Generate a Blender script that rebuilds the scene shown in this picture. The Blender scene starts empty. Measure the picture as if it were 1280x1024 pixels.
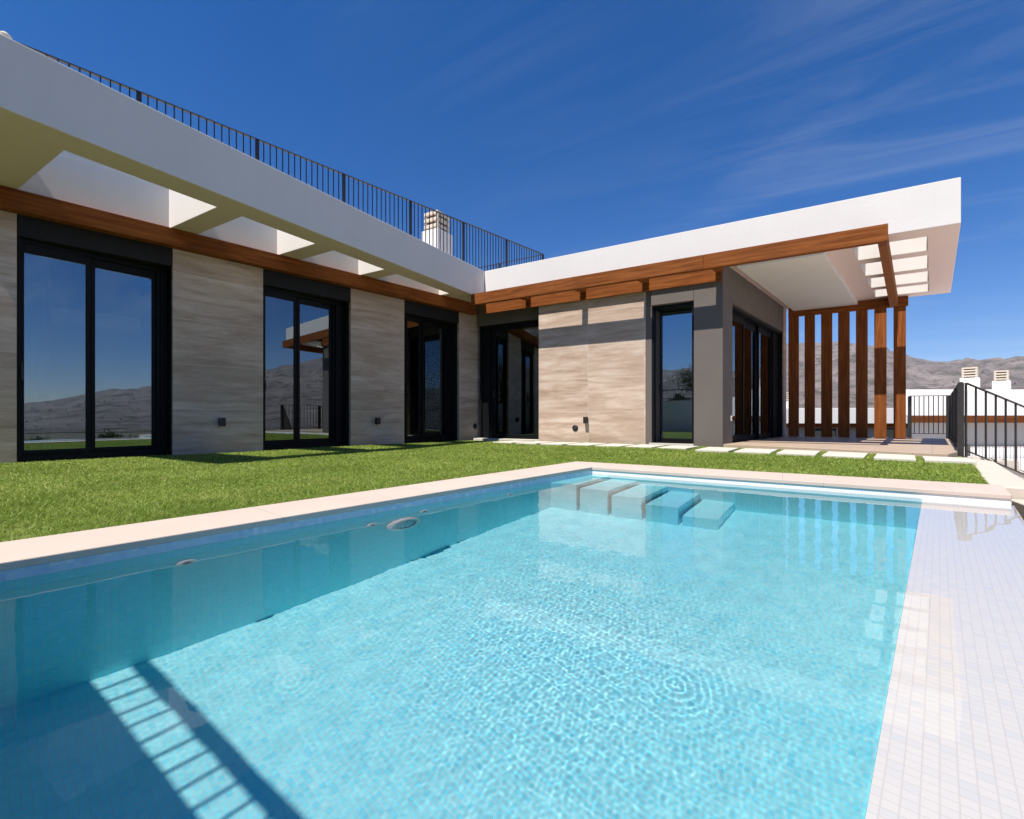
import bpy, bmesh, math, random
import numpy as np
from mathutils import Vector, Matrix
R = math.radians
rnd = random.Random(7)
sc = bpy.context.scene
COL = sc.collection

# ------------------------------------------------------------------ camera, sky, sun
TH = R(30.72)                       # camera heading relative to the right wing
cd = bpy.data.cameras.new('camera'); cam = bpy.data.objects.new('camera', cd); COL.objects.link(cam)
cd.sensor_width = 36.0; cd.lens = 36.0 * 569 / 1280; cd.shift_y = 10 / 1280
cd.clip_start = 0.02; cd.clip_end = 20000
cam.location = (0, 0, 0.5); cam.rotation_euler = (R(90), 0, TH)
sc.camera = cam

SUN_AZ, SUN_EL = R(9.0), R(62.3)    # azimuth the light travels towards, measured from +Y to +X
S = Vector((math.sin(SUN_AZ) * math.cos(SUN_EL), math.cos(SUN_AZ) * math.cos(SUN_EL), -math.sin(SUN_EL)))
ld = bpy.data.lights.new('sun', 'SUN'); ld.energy = 5.0; ld.angle = R(0.5); ld.color = (1.0, 0.945, 0.86)
sun = bpy.data.objects.new('sun', ld); COL.objects.link(sun)
sun.rotation_euler = S.to_track_quat('-Z', 'Y').to_euler(); sun.location = (-2, -20, 30)
ld.cycles.is_caustics_light = True

world = bpy.data.worlds.new('World'); sc.world = world; world.use_nodes = True
wt = world.node_tree; wt.nodes.clear()
def wn(t, **k):
    n = wt.nodes.new(t)
    for a, b in k.items(): setattr(n, a, b)
    return n
sky = wn('ShaderNodeTexSky', sky_type='NISHITA'); sky.sun_disc = False
sky.sun_elevation = SUN_EL; sky.sun_rotation = math.pi + SUN_AZ
sky.altitude = 400; sky.air_density = 1.0; sky.dust_density = 0.02; sky.ozone_density = 3.5
hs = wn('ShaderNodeHueSaturation'); hs.inputs['Saturation'].default_value = 1.36; hs.inputs['Value'].default_value = 1.0
wt.links.new(sky.outputs[0], hs.inputs['Color'])
# high thin cirrus laid on a plane far overhead (direction / height)
tc = wn('ShaderNodeTexCoord'); sx = wn('ShaderNodeSeparateXYZ'); wt.links.new(tc.outputs['Generated'], sx.inputs[0])
zz = wn('ShaderNodeMath', operation='MAXIMUM'); wt.links.new(sx.outputs[2], zz.inputs[0]); zz.inputs[1].default_value = 0.03
za = wn('ShaderNodeMath', operation='ADD'); wt.links.new(zz.outputs[0], za.inputs[0]); za.inputs[1].default_value = 0.12
dx = wn('ShaderNodeMath', operation='DIVIDE'); dy = wn('ShaderNodeMath', operation='DIVIDE')
wt.links.new(sx.outputs[0], dx.inputs[0]); wt.links.new(za.outputs[0], dx.inputs[1])
wt.links.new(sx.outputs[1], dy.inputs[0]); wt.links.new(za.outputs[0], dy.inputs[1])
cx = wn('ShaderNodeCombineXYZ'); wt.links.new(dx.outputs[0], cx.inputs[0]); wt.links.new(dy.outputs[0], cx.inputs[1])
mp = wn('ShaderNodeMapping'); mp.inputs['Rotation'].default_value = (0, 0, R(28)); mp.inputs['Scale'].default_value = (0.55, 2.6, 1)
wt.links.new(cx.outputs[0], mp.inputs[0])
n1 = wn('ShaderNodeTexNoise'); n1.inputs['Scale'].default_value = 1.5; n1.inputs['Detail'].default_value = 9; n1.inputs['Roughness'].default_value = 0.62; n1.inputs['Distortion'].default_value = 0.9
wt.links.new(mp.outputs[0], n1.inputs['Vector'])
n2 = wn('ShaderNodeTexNoise'); n2.inputs['Scale'].default_value = 0.55; n2.inputs['Detail'].default_value = 3
wt.links.new(cx.outputs[0], n2.inputs['Vector'])
r1 = wn('ShaderNodeMapRange'); r1.inputs[1].default_value = 0.44; r1.inputs[2].default_value = 0.82; wt.links.new(n1.outputs[0], r1.inputs[0])
r2 = wn('ShaderNodeMapRange'); r2.inputs[1].default_value = 0.36; r2.inputs[2].default_value = 0.62; wt.links.new(n2.outputs[0], r2.inputs[0])
mm = wn('ShaderNodeMath', operation='MULTIPLY'); wt.links.new(r1.outputs[0], mm.inputs[0]); wt.links.new(r2.outputs[0], mm.inputs[1])
wr = wn('ShaderNodeMapRange'); wr.inputs[1].default_value = -.68; wr.inputs[2].default_value = -.02; wt.links.new(sx.outputs[0], wr.inputs[0])
mw = wn('ShaderNodeMath', operation='MULTIPLY'); wt.links.new(mm.outputs[0], mw.inputs[0]); wt.links.new(wr.outputs[0], mw.inputs[1])
m2 = wn('ShaderNodeMath', operation='MULTIPLY'); wt.links.new(mw.outputs[0], m2.inputs[0]); m2.inputs[1].default_value = 0.34
mx = wn('ShaderNodeMix', data_type='RGBA'); wt.links.new(m2.outputs[0], mx.inputs[0]); tint = wn('ShaderNodeMix', data_type='RGBA', blend_type='MULTIPLY'); tint.inputs[0].default_value = 1; tint.inputs[7].default_value = (1.06, .97, 1.20, 1)
wt.links.new(hs.outputs[0], tint.inputs[6]); wt.links.new(tint.outputs[2], mx.inputs[6]); mx.inputs[7].default_value = (6.2, 6.6, 7.4, 1)
bg = wn('ShaderNodeBackground'); bg.inputs[1].default_value = 0.073; wt.links.new(mx.outputs[2], bg.inputs[0])
wo = wn('ShaderNodeOutputWorld'); wt.links.new(bg.outputs[0], wo.inputs[0])

sc.view_settings.view_transform = 'Standard'; sc.view_settings.look = 'None'
sc.view_settings.gamma = 1.0; sc.view_settings.exposure = 0.56
cy = sc.cycles; cy.adaptive_threshold = 0.004
cy.max_bounces = 12; cy.diffuse_bounces = 6; cy.glossy_bounces = 5; cy.transmission_bounces = 8; cy.transparent_max_bounces = 16
cy.caustics_reflective = False; cy.caustics_refractive = True; cy.sample_clamp_indirect = 4.0; cy.blur_glossy = 0.5

# ------------------------------------------------------------------ node materials
def new_mat(name):
    m = bpy.data.materials.new(name); m.use_nodes = True; m.node_tree.nodes.clear(); return m, m.node_tree
class NT:
    def __init__(s, nt): s.t = nt
    def n(s, typ, ins=None, **props):
        nd = s.t.nodes.new(typ)
        for k, v in props.items(): setattr(nd, k, v)
        for k, v in (ins or {}).items():
            if hasattr(v, 'is_output') or isinstance(v, bpy.types.NodeSocket): s.t.links.new(v, nd.inputs[k])
            else: nd.inputs[k].default_value = v
        return nd
    def uv(s): return s.n('ShaderNodeUVMap').outputs[0]
    def obj(s): return s.n('ShaderNodeTexCoord').outputs['Object']
    def geo(s): return s.n('ShaderNodeNewGeometry').outputs['Position']
    def map(s, v, scale=(1,1,1), loc=(0,0,0), rot=(0,0,0)):
        return s.n('ShaderNodeMapping', {0: v, 'Scale': scale, 'Location': loc, 'Rotation': rot}).outputs[0]
    def noise(s, v, scale, detail=4, rough=.55, dist=0, out=0):
        return s.n('ShaderNodeTexNoise', {'Vector': v, 'Scale': scale, 'Detail': detail, 'Roughness': rough, 'Distortion': dist}).outputs[out]
    def ramp(s, f, stops, interp='LINEAR'):
        r = s.n('ShaderNodeValToRGB', {0: f}); cr = r.color_ramp; cr.interpolation = interp
        while len(cr.elements) > 1: cr.elements.remove(cr.elements[-1])
        for i, (p, c) in enumerate(stops):
            e = cr.elements[0] if i == 0 else cr.elements.new(p)
            e.position = p; e.color = (*c, 1) if len(c) == 3 else c
        return r.outputs[0]
    def mix(s, f, a, b, mode='MIX'):
        nd = s.t.nodes.new('ShaderNodeMix'); nd.data_type = 'RGBA'; nd.blend_type = mode
        for k, v in ((0, f), (6, a), (7, b)):
            if isinstance(v, bpy.types.NodeSocket): s.t.links.new(v, nd.inputs[k])
            elif k == 0: nd.inputs[0].default_value = v
            else: nd.inputs[k].default_value = (*v, 1) if len(v) == 3 else v
        return nd.outputs[2]
    def math(s, op, a, b=0.0, c=0.0):
        return s.n('ShaderNodeMath', {0: a, 1: b, 2: c}, operation=op).outputs[0]
    def mapr(s, v, a, b, c=0.0, d=1.0): return s.n('ShaderNodeMapRange', {0: v, 1: a, 2: b, 3: c, 4: d}).outputs[0]
    def bump(s, h, strength, dist): return s.n('ShaderNodeBump', {'Height': h, 'Strength': strength, 'Distance': dist}).outputs[0]
    def bsdf(s, color, rough=.6, metal=0., normal=None, spec=.5, **kw):
        ins = {'Base Color': color if isinstance(color, bpy.types.NodeSocket) else (*color, 1), 'Roughness': rough, 'Metallic': metal, 'Specular IOR Level': spec}
        if normal is not None: ins['Normal'] = normal
        ins.update(kw)
        return s.n('ShaderNodeBsdfPrincipled', ins).outputs[0]
    def out(s, sh): s.n('ShaderNodeOutputMaterial', {0: sh})

MT = {}
def simple(name, col, rough=.6, metal=0., nscale=8., namp=.12, bump=.0, bscale=200., bdist=.002, spec=.5):
    m, nt = new_mat(name); T = NT(nt); p = T.geo()
    v = T.noise(p, nscale, 5, .6)
    c = T.mix(T.mapr(v, .3, .7), tuple(x * (1 - namp) for x in col), tuple(min(1, x * (1 + namp)) for x in col))
    rr = T.mapr(T.noise(p, nscale * 2.3, 3), .3, .7, max(0, rough - .08), min(1, rough + .08))
    nrm = T.bump(T.noise(p, bscale, 4, .6), bump, bdist) if bump else None
    T.out(T.bsdf(c, rr, metal, nrm, spec)); MT[name] = m; return m

def mk_stucco(name, col, stain=.06):
    m, nt = new_mat(name); T = NT(nt); p = T.geo()
    big = T.noise(p, 1.1, 5, .6); st = T.noise(T.map(p, (5, 5, .5)), 1.6, 4, .6)
    c = T.mix(T.mapr(big, .3, .75), col, tuple(x * (1 - stain) for x in col))
    c = T.mix(T.math('MULTIPLY', T.mapr(st, .52, .8), .25), c, tuple(x * .86 for x in col))
    hgt = T.math('ADD', T.noise(p, 150, 5, .65), T.math('MULTIPLY', T.noise(p, 22, 3), .8))
    T.out(T.bsdf(c, .9, 0, T.bump(hgt, .42, .005), .15)); MT[name] = m
mk_stucco('stucco_white', (.735, .700, .665)); mk_stucco('stucco_soffit_bounce', (.74, .585, .54), .02)
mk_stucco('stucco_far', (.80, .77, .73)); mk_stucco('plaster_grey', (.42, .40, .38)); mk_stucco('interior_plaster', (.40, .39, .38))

def mk_stone(name, tw):
    m, nt = new_mat(name); T = NT(nt); uv = T.uv()
    s = T.n('ShaderNodeSeparateXYZ', {0: uv}); U, V = s.outputs[0], s.outputs[1]
    tu = T.math('DIVIDE', U, tw); tv = T.math('DIVIDE', T.math('ADD', V, .02), .637)
    fu, fv = T.math('FLOOR', tu), T.math('FLOOR', tv)
    cell = T.n('ShaderNodeCombineXYZ', {0: fu, 1: fv, 2: 0.0}).outputs[0]
    wnv = T.n('ShaderNodeTexWhiteNoise', {'Vector': cell}).outputs[0]
    off = T.math('MULTIPLY', wnv, 17.0)
    q = T.n('ShaderNodeCombineXYZ', {0: T.math('ADD', T.math('MULTIPLY', U, 1.15), off), 1: T.math('ADD', T.math('MULTIPLY', V, 9.5), off), 2: off}).outputs[0]
    b1 = T.noise(q, 1.0, 10, .68, .12); b2 = T.noise(T.map(q, (1.8, 2.6, 1)), 2.6, 9, .76, .12)
    fine = T.noise(T.map(q, (11, 9, 1)), 5, 6, .75)
    c = T.ramp(b1, [(.33, (.37, .26, .19)), (.44, (.54, .405, .31)), (.54, (.65, .51, .41)), (.66, (.73, .615, .515))])
    c = T.mix(T.mapr(b2, .5, .72, 0, .45), c, (.36, .255, .185))
    b0 = T.noise(T.map(uv, (.8, 2.6, 1)), 1.0, 5, .6, .6)
    c = T.mix(T.mapr(b0, .43, .60, 0, .62), c, (.40, .275, .195))
    c = T.mix(T.mapr(T.noise(T.map(uv, (22, 30, 1)), 1.0, 4, .7), .58, .72, 0, .35), c, (.70, .62, .53))
    c = T.mix(T.mapr(fine, .57, .74, 0, .55), c, (.27, .20, .14))
    c = T.mix(T.math('MULTIPLY', wnv, .26), c, (.36, .26, .19))
    du = T.math('ABSOLUTE', T.math('SUBTRACT', T.math('FRACT', tu), .5)); dv = T.math('ABSOLUTE', T.math('SUBTRACT', T.math('FRACT', tv), .5))
    ju = T.math('GREATER_THAN', du, .5 - .0028 / tw); jv = T.math('GREATER_THAN', dv, .5 - .0035 / .637)
    j = T.math('MAXIMUM', ju, jv)
    c = T.mix(T.math('MULTIPLY', j, .8), c, (.62, .56, .48))
    hh = T.math('SUBTRACT', T.math('ADD', T.math('MULTIPLY', fine, .5), b2), T.math('MULTIPLY', j, .8))
    T.out(T.bsdf(c, T.mapr(b1, .3, .7, .5, .68), 0, T.bump(hh, .28, .003), .35)); MT[name] = m
mk_stone('travertine', 1.075); mk_stone('travertine_wide', 9.0)

def mk_wood(name, vertical):
    m, nt = new_mat(name); T = NT(nt); uv = T.uv()
    g = T.map(uv, (14, .9, 1) if vertical else (.9, 14, 1))
    g2 = T.map(uv, (70, 2.2, 1) if vertical else (2.2, 70, 1))
    a = T.noise(g, 1.6, 6, .6, .6); b = T.noise(g2, 2.0, 4, .6, .2); big = T.noise(T.geo(), .9, 3)
    c = T.ramp(a, [(.3, (.115, .034, .009)), (.5, (.215, .066, .017)), (.7, (.315, .108, .030))])
    c = T.mix(T.mapr(b, .45, .75, 0, .5), c, (.11, .03, .006))
    c = T.mix(T.mapr(big, .4, .7, 0, .3), c, (.27, .095, .028))
    T.out(T.bsdf(c, T.mapr(a, .3, .7, .55, .72), 0, T.bump(b, .2, .002), .07)); MT[name] = m
mk_wood('timber', False); mk_wood('timber_upright', True)

def mk_mosaic(name, cols, sheetc):
    m, nt = new_mat(name); T = NT(nt); uv = T.uv(); sz = .0215
    q = T.map(uv, (1 / sz, 1 / sz, 1)); s = T.n('ShaderNodeSeparateXYZ', {0: q})
    fu, fv = T.math('FLOOR', s.outputs[0]), T.math('FLOOR', s.outputs[1])
    wv = T.n('ShaderNodeTexWhiteNoise', {'Vector': T.n('ShaderNodeCombineXYZ', {0: fu, 1: fv}).outputs[0]})
    sheet = T.noise(T.map(uv, (2.6, 2.6, 1)), 1.0, 2)
    c = T.ramp(wv.outputs[0], list(zip((0, .5, .78, .93, 1), cols)))
    c = T.mix(T.mapr(sheet, .35, .65, 0, .3), c, sheetc)
    du = T.math('ABSOLUTE', T.math('SUBTRACT', T.math('FRACT', s.outputs[0]), .5)); dv = T.math('ABSOLUTE', T.math('SUBTRACT', T.math('FRACT', s.outputs[1]), .5))
    j = T.mapr(T.math('MAXIMUM', du, dv), .43, .47)
    c = T.mix(T.math('MULTIPLY', j, .42), c, (.66, .58, .53))
    T.out(T.bsdf(c, T.mapr(wv.outputs[0], 0, 1, .12, .3), 0, T.bump(T.math('SUBTRACT', 1.0, j), .3, .001), .45)); MT[name] = m
mk_mosaic('mosaic', [(.88, .85, .80), (.87, .84, .795), (.83, .815, .79), (.78, .785, .795), (.88, .845, .79)], (.85, .82, .78))
mk_mosaic('mosaic_blue_shade', [(.46, .56, .70), (.56, .63, .72), (.38, .50, .68), (.66, .70, .75), (.30, .43, .66)], (.50, .57, .68))  # the white tile again, with blue skylit shade put into its colour
mk_mosaic('mosaic_aqua', [(.28, .86, .92), (.25, .85, .91), (.21, .82, .91), (.17, .77, .90), (.33, .87, .91)], (.24, .84, .91))

def mk_slab(name, col, var, tile=None, joint=.004, rough=.7):
    m, nt = new_mat(name); T = NT(nt); uv = T.uv(); p = T.geo()
    a = T.noise(p, 3.0, 6, .6, .3); b = T.noise(p, 60, 4, .7); d = T.noise(p, 260, 2, .5)
    c = T.mix(T.mapr(a, .3, .7), tuple(x * (1 - var) for x in col), tuple(min(1, x * (1 + var * .7)) for x in col))
    c = T.mix(T.mapr(b, .55, .8, 0, .3), c, tuple(x * .72 for x in col)); h = T.math('ADD', d, b)
    if tile:
        q = T.n('ShaderNodeSeparateXYZ', {0: T.map(uv, (1 / tile[0], 1 / tile[1], 1))})
        du = T.math('ABSOLUTE', T.math('SUBTRACT', T.math('FRACT', q.outputs[0]), .5)); dv = T.math('ABSOLUTE', T.math('SUBTRACT', T.math('FRACT', q.outputs[1]), .5))
        j = T.math('MAXIMUM', T.math('GREATER_THAN', du, .5 - joint / tile[0]), T.math('GREATER_THAN', dv, .5 - joint / tile[1]))
        wv = T.n('ShaderNodeTexWhiteNoise', {'Vector': T.n('ShaderNodeCombineXYZ', {0: T.math('FLOOR', q.outputs[0]), 1: T.math('FLOOR', q.outputs[1])}).outputs[0]}).outputs[0]
        c = T.mix(T.math('MULTIPLY', wv, .16), c, tuple(x * .7 for x in col))
        c = T.mix(T.math('MULTIPLY', j, .6), c, tuple(x * .45 for x in col)); h = T.math('SUBTRACT', h, T.math('MULTIPLY', j, 2.0))
    T.out(T.bsdf(c, rough, 0, T.bump(h, .2, .002), .3)); MT[name] = m
mk_slab('coping_stone', (.555, .455, .385), .06, (1.0, 50.0), .002, .6); mk_slab('paver_stone', (.56, .52, .45), .07); mk_slab('terrace_tile', (.44, .335, .245), .08, (.6, .6), .003, .5)
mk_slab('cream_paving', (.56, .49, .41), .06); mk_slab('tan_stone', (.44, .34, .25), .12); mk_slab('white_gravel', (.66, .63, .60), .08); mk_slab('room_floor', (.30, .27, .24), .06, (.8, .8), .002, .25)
simple('dark_cladding', (.016, .016, .0165), .55, 0, 6, .1, .05, 300, .001, .18)
simple('frame_black', (.0065, .007, .008), .48, 0, 20, .1, spec=.16)
simple('grey_cladding', (.148, .127, .114), .65, 0, 2.5, .05, .08, 320, .001, .15)
simple('rail_metal', (.045, .040, .037), .42, .35, 25, .15, .05, 400, .001)
simple('fitting_black', (.012, .012, .013), .5, 0, 30, .1); simple('fitting_white', (.75, .75, .74), .3, 0, 30, .03); simple('light_lens', (.35, .55, .62), .12, 0, 30, .05)
simple('fabric_white', (.80, .80, .78), .9, 0, 40, .04); simple('fabric_blue', (.30, .34, .38), .9, 0, 40, .06)
simple('table_top', (.42, .40, .37), .35, 0, 10, .05); simple('chair_metal', (.30, .30, .30), .3, .8, 30, .05); simple('wire_metal', (.18, .17, .16), .45, .6, 40, .1)
simple('chimney_tile', (.62, .53, .42), .8, 0, 12, .08); simple('soil', (.10, .085, .055), .95, 0, 9, .2, .3, 60, .01); simple('bark', (.10, .075, .05), .9, 0, 12, .25, .5, 40, .02)

def mk_glass(name, ior, tint):
    m, nt = new_mat(name); T = NT(nt)
    fr = T.n('ShaderNodeFresnel', {'IOR': ior}).outputs[0]
    wob = T.bump(T.noise(T.geo(), 1.3, 1), .012, .02)
    gl = T.n('ShaderNodeBsdfGlossy', {'Color': (.76, .90, 1, 1), 'Roughness': 0.0, 'Normal': wob}).outputs[0]
    tr = T.n('ShaderNodeBsdfTransparent', {'Color': (*tint, 1)}).outputs[0]
    T.out(T.n('ShaderNodeMixShader', {0: fr, 1: tr, 2: gl}).outputs[0]); MT[name] = m
mk_glass('window_glass', 2.9, (.68, .74, .76))

def mk_water():
    # the sun reaches the floor through this surface as a true caustic, so the water's colour is carried by the
    # refracted light: the deeper the water below a point, the more red it loses on the way through
    m, nt = new_mat('water'); T = NT(nt)
    dep = T.n('ShaderNodeAttribute', attribute_name='tint').outputs['Fac']
    col = T.n('ShaderNodeCombineColor', {0: T.math('POWER', .93, dep), 1: T.math('POWER', .838, dep), 2: T.math('POWER', .858, dep)}).outputs[0]
    rf = T.n('ShaderNodeBsdfRefraction', {'Color': col, 'Roughness': 0.0, 'IOR': 1.333}).outputs[0]
    gl = T.n('ShaderNodeBsdfGlossy', {'Color': (1, 1, 1, 1), 'Roughness': 0.0}).outputs[0]
    T.out(T.n('ShaderNodeMixShader', {0: T.n('ShaderNodeFresnel', {'IOR': 1.333}).outputs[0], 1: rf, 2: gl}).outputs[0]); MT['water'] = m
mk_water()

def mk_grass():
    m, nt = new_mat('grass_blade'); T = NT(nt)
    a = T.n('ShaderNodeAttribute', attribute_name='tint').outputs['Fac']
    patch = T.noise(T.geo(), 1.1, 4, .6)
    c = T.ramp(a, [(0, (.105, .17, .018)), (.4, (.255, .36, .050)), (.75, (.375, .465, .095)), (1, (.60, .59, .22))])
    c = T.mix(T.mapr(patch, .40, .64, 0, .6), c, (.155, .235, .026))
    c = T.mix(T.mapr(T.noise(T.geo(), 2.7, 5, .65, .4), .50, .70, 0, .35), c, (.40, .40, .10))
    d = T.bsdf(c, .5, 0, None, .3); tr = T.n('ShaderNodeBsdfTranslucent', {'Color': c}).outputs[0]
    T.out(T.n('ShaderNodeMixShader', {0: .3, 1: d, 2: tr}).outputs[0]); MT['grass_blade'] = m
mk_grass()
def mk_leaf(name, a, b):
    m, nt = new_mat(name); T = NT(nt)
    f = T.n('ShaderNodeAttribute', attribute_name='tint').outputs['Fac']
    c = T.mix(f, a, b); d = T.bsdf(c, .6, 0, None, .3); tr = T.n('ShaderNodeBsdfTranslucent', {'Color': c}).outputs[0]
    T.out(T.n('ShaderNodeMixShader', {0: .25, 1: d, 2: tr}).outputs[0]); MT[name] = m
mk_leaf('leaf', (.020, .038, .012), (.075, .10, .03)); mk_leaf('scrub_leaf', (.075, .080, .058), (.13, .13, .10))

def mk_hill():
    m, nt = new_mat('hill_rock'); T = NT(nt); p = T.geo()
    a = T.noise(T.map(p, (.004, .004, .009)), 1.0, 9, .62, .4); b = T.noise(T.map(p, (.012, .012, .03)), 1.0, 10, .72); s3 = T.noise(T.map(p, (.045, .045, .10)), 1.0, 8, .75)
    c = T.ramp(a, [(.3, (.135, .112, .112)), (.5, (.195, .162, .152)), (.7, (.275, .232, .215))])
    c = T.mix(T.mapr(b, .48, .60, 0, .8), c, (.072, .070, .055))
    c = T.mix(T.mapr(s3, .53, .66, 0, .5), c, (.34, .295, .28))
    c = T.mix(T.mapr(s3, .47, .38, 0, .6), c, (.060, .060, .050))
    T.out(T.bsdf(c, .95, 0, T.bump(T.math('ADD', b, s3), 1.0, 6.0), .1)); MT['hill_rock'] = m
mk_hill()

# ------------------------------------------------------------------ mesh helpers
class MB:
    def __init__(s): s.v = []; s.f = []
    def add(s, vs, fs):
        o = len(s.v); s.v += [tuple(map(float, p)) for p in vs]; s.f += [tuple(i + o for i in q) for q in fs]; return s
    def prism(s, poly, z0, z1):           # poly counter-clockwise from above; z may be per-vertex lists
        n = len(poly); a = z0 if hasattr(z0, '__len__') else [z0] * n; b = z1 if hasattr(z1, '__len__') else [z1] * n
        ar = sum(poly[i][0] * poly[(i + 1) % n][1] - poly[(i + 1) % n][0] * poly[i][1] for i in range(n))
        if ar < 0: poly = poly[::-1]; a = list(a)[::-1]; b = list(b)[::-1]
        vs = [(p[0], p[1], z) for p, z in zip(poly, a)] + [(p[0], p[1], z) for p, z in zip(poly, b)]
        fs = [tuple(range(n - 1, -1, -1)), tuple(range(n, 2 * n))] + [(i, (i + 1) % n, n + (i + 1) % n, n + i) for i in range(n)]
        return s.add(vs, fs)
    def box(s, x0, x1, y0, y1, z0, z1): return s.prism([(x0, y0), (x1, y0), (x1, y1), (x0, y1)], z0, z1)
    def lbox(s, P, t, o, a0, a1, b0, b1, z0, z1):
        q = [(P[0] + t[0] * a + o[0] * b, P[1] + t[1] * a + o[1] * b) for a, b in ((a0, b0), (a1, b0), (a1, b1), (a0, b1))]
        return s.prism(q, z0, z1)
    def bar(s, p, q, w, h=None):          # rectangular bar between two points
        h = h or w; p = Vector(p); q = Vector(q); d = (q - p).normalized()
        u = Vector((0, 0, 1)) if abs(d.z) < .9 else Vector((0, 1, 0))
        e = d.cross(u).normalized() * w / 2; g = e.cross(d).normalized() * h / 2
        vs = [p - e - g, p + e - g, p + e + g, p - e + g, q - e - g, q + e - g, q + e + g, q - e + g]
        return s.add(vs, [(0, 1, 2, 3), (7, 6, 5, 4), (0, 4, 5, 1), (1, 5, 6, 2), (2, 6, 7, 3), (3, 7, 4, 0)])
    def lathe(s, c, axis, prof, n=24):    # prof: (radius, distance along axis)
        a = Vector(axis).normalized(); u = a.orthogonal().normalized(); w = a.cross(u); c = Vector(c); vs = []; fs = []
        for r, h in prof:
            for k in range(n):
                g = 2 * math.pi * k / n; vs.append(c + a * h + (u * math.cos(g) + w * math.sin(g)) * r)
        for i in range(len(prof) - 1):
            for k in range(n): fs.append((i * n + k, i * n + (k + 1) % n, (i + 1) * n + (k + 1) % n, (i + 1) * n + k))
        fs.append(tuple(range(n - 1, -1, -1))); m = (len(prof) - 1) * n; fs.append(tuple(range(m, m + n)))
        return s.add(vs, fs)
    def build(s, name, mat, parent=None, bevel=0., smooth=False, uvang=0., recalc=True):
        me = bpy.data.meshes.new(name); me.from_pydata(s.v, [], s.f)
        if recalc:
            bm = bmesh.new(); bm.from_mesh(me); bmesh.ops.recalc_face_normals(bm, faces=bm.faces); bm.to_mesh(me); bm.free()
        box_uv(me, uvang)
        me.materials.append(MT[mat] if isinstance(mat, str) else mat)
        if smooth: me.polygons.foreach_set('use_smooth', [True] * len(me.polygons))
        ob = bpy.data.objects.new(name, me); COL.objects.link(ob)
        if bevel:
            b = ob.modifiers.new('bevel', 'BEVEL'); b.width = bevel; b.segments = 2; b.limit_method = 'ANGLE'; b.angle_limit = R(40)
        if parent is not None: adopt(ob, parent)
        return ob
def adopt(ob, parent):
    ob.parent = parent
    if parent.type == 'EMPTY': ob.matrix_parent_inverse = Matrix.Translation(-parent.location)   # parts are modelled in place
def box_uv(me, ang=0.):
    uvl = me.uv_layers.new(name='UVMap'); ca, sa = math.cos(ang), math.sin(ang); V = me.vertices
    for p in me.polygons:
        n = p.normal
        if abs(n.z) > .7: fn = lambda c: (c.x * ca + c.y * sa, -c.x * sa + c.y * ca)
        else:
            l = math.hypot(n.x, n.y); t = (-n.y / l, n.x / l); fn = lambda c: (c.x * t[0] + c.y * t[1], c.z)
        for li in p.loop_indices: uvl.data[li].uv = fn(V[me.loops[li].vertex_index].co)
def cell_slab(cells, z0, z1):              # quads sharing corners; open sides become faces only where one cell ends
    mb = MB(); idx = {}; edges = {}
    def vid(p, z):
        k = (round(p[0], 4), round(p[1], 4), z)
        if k not in idx: idx[k] = len(mb.v); mb.v.append((p[0], p[1], z))
        return idx[k]
    for c in cells:
        mb.f.append(tuple(vid(p, z1) for p in c)); mb.f.append(tuple(vid(p, z0) for p in c[::-1]))
        for i in range(len(c)):
            a, b = c[i], c[(i + 1) % len(c)]; key = frozenset(((round(a[0], 4), round(a[1], 4)), (round(b[0], 4), round(b[1], 4))))
            edges.setdefault(key, []).append((a, b))
    for k, e in edges.items():
        if len(e) == 1:
            a, b = e[0]; mb.f.append((vid(a, z0), vid(b, z0), vid(b, z1), vid(a, z1)))
    return mb
def tag(o, label=None, cat=None, group=None, kind=None):
    if label: o['label'] = label
    if cat: o['category'] = cat
    if group: o['group'] = group
    if kind: o['kind'] = kind
    return o
def thing(name, label, cat, loc=(0, 0, 0), group=None):
    o = bpy.data.objects.new(name, None); COL.objects.link(o); o.location = loc; o.empty_display_size = .2
    return tag(o, label, cat, group)
def copy_part(src, parent, loc):
    c = src.copy(); COL.objects.link(c); c.parent = parent; c.matrix_parent_inverse = Matrix.Identity(4); c.location = loc; return c
def tinted(name, verts, faces, tint, mat, parent=None):   # numpy mesh with a per-vertex random tint
    me = bpy.data.meshes.new(name); nv = len(verts); me.vertices.add(nv); me.vertices.foreach_set('co', verts.astype(np.float32).ravel())
    k = faces.shape[1]; nf = len(faces); me.loops.add(nf * k); me.loops.foreach_set('vertex_index', faces.astype(np.int32).ravel())
    me.polygons.add(nf); me.polygons.foreach_set('loop_start', np.arange(0, nf * k, k, dtype=np.int32)); me.update(calc_edges=True)
    at = me.attributes.new('tint', 'FLOAT', 'POINT'); at.data.foreach_set('value', tint.astype(np.float32))
    me.materials.append(MT[mat]); ob = bpy.data.objects.new(name, me); COL.objects.link(ob)
    if parent is not None: adopt(ob, parent)
    return ob

# ------------------------------------------------------------------ plan of the house
WA = R(12.0); w = (math.sin(WA), math.cos(WA)); nW = (math.cos(WA), -math.sin(WA)); A = (-7.28, 3.028)
tW = math.tan(WA)
def PW(s, off=0.): return (A[0] + w[0] * s + nW[0] * off, A[1] + w[1] * s + nW[1] * off)
def xw(y): return A[0] + (y - A[1]) * tW
XD, YD = (1, 0), (0, -1)
Z_SOF, Z_TOP, Y0, YF, XF = 3.085, 3.70, 1.05, 8.25, -5.60
villa = thing('villa', 'modern single storey white villa with travertine panels, timber beams and dark sliding doors', 'house', (-5, 8, 0))

def soffit_faces(ob):                      # underside colour holds the warm light bounced up from paving and lawn
    ob.data.materials.append(MT['stucco_soffit_bounce'])
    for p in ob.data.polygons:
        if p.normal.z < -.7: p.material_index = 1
    return ob
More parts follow.
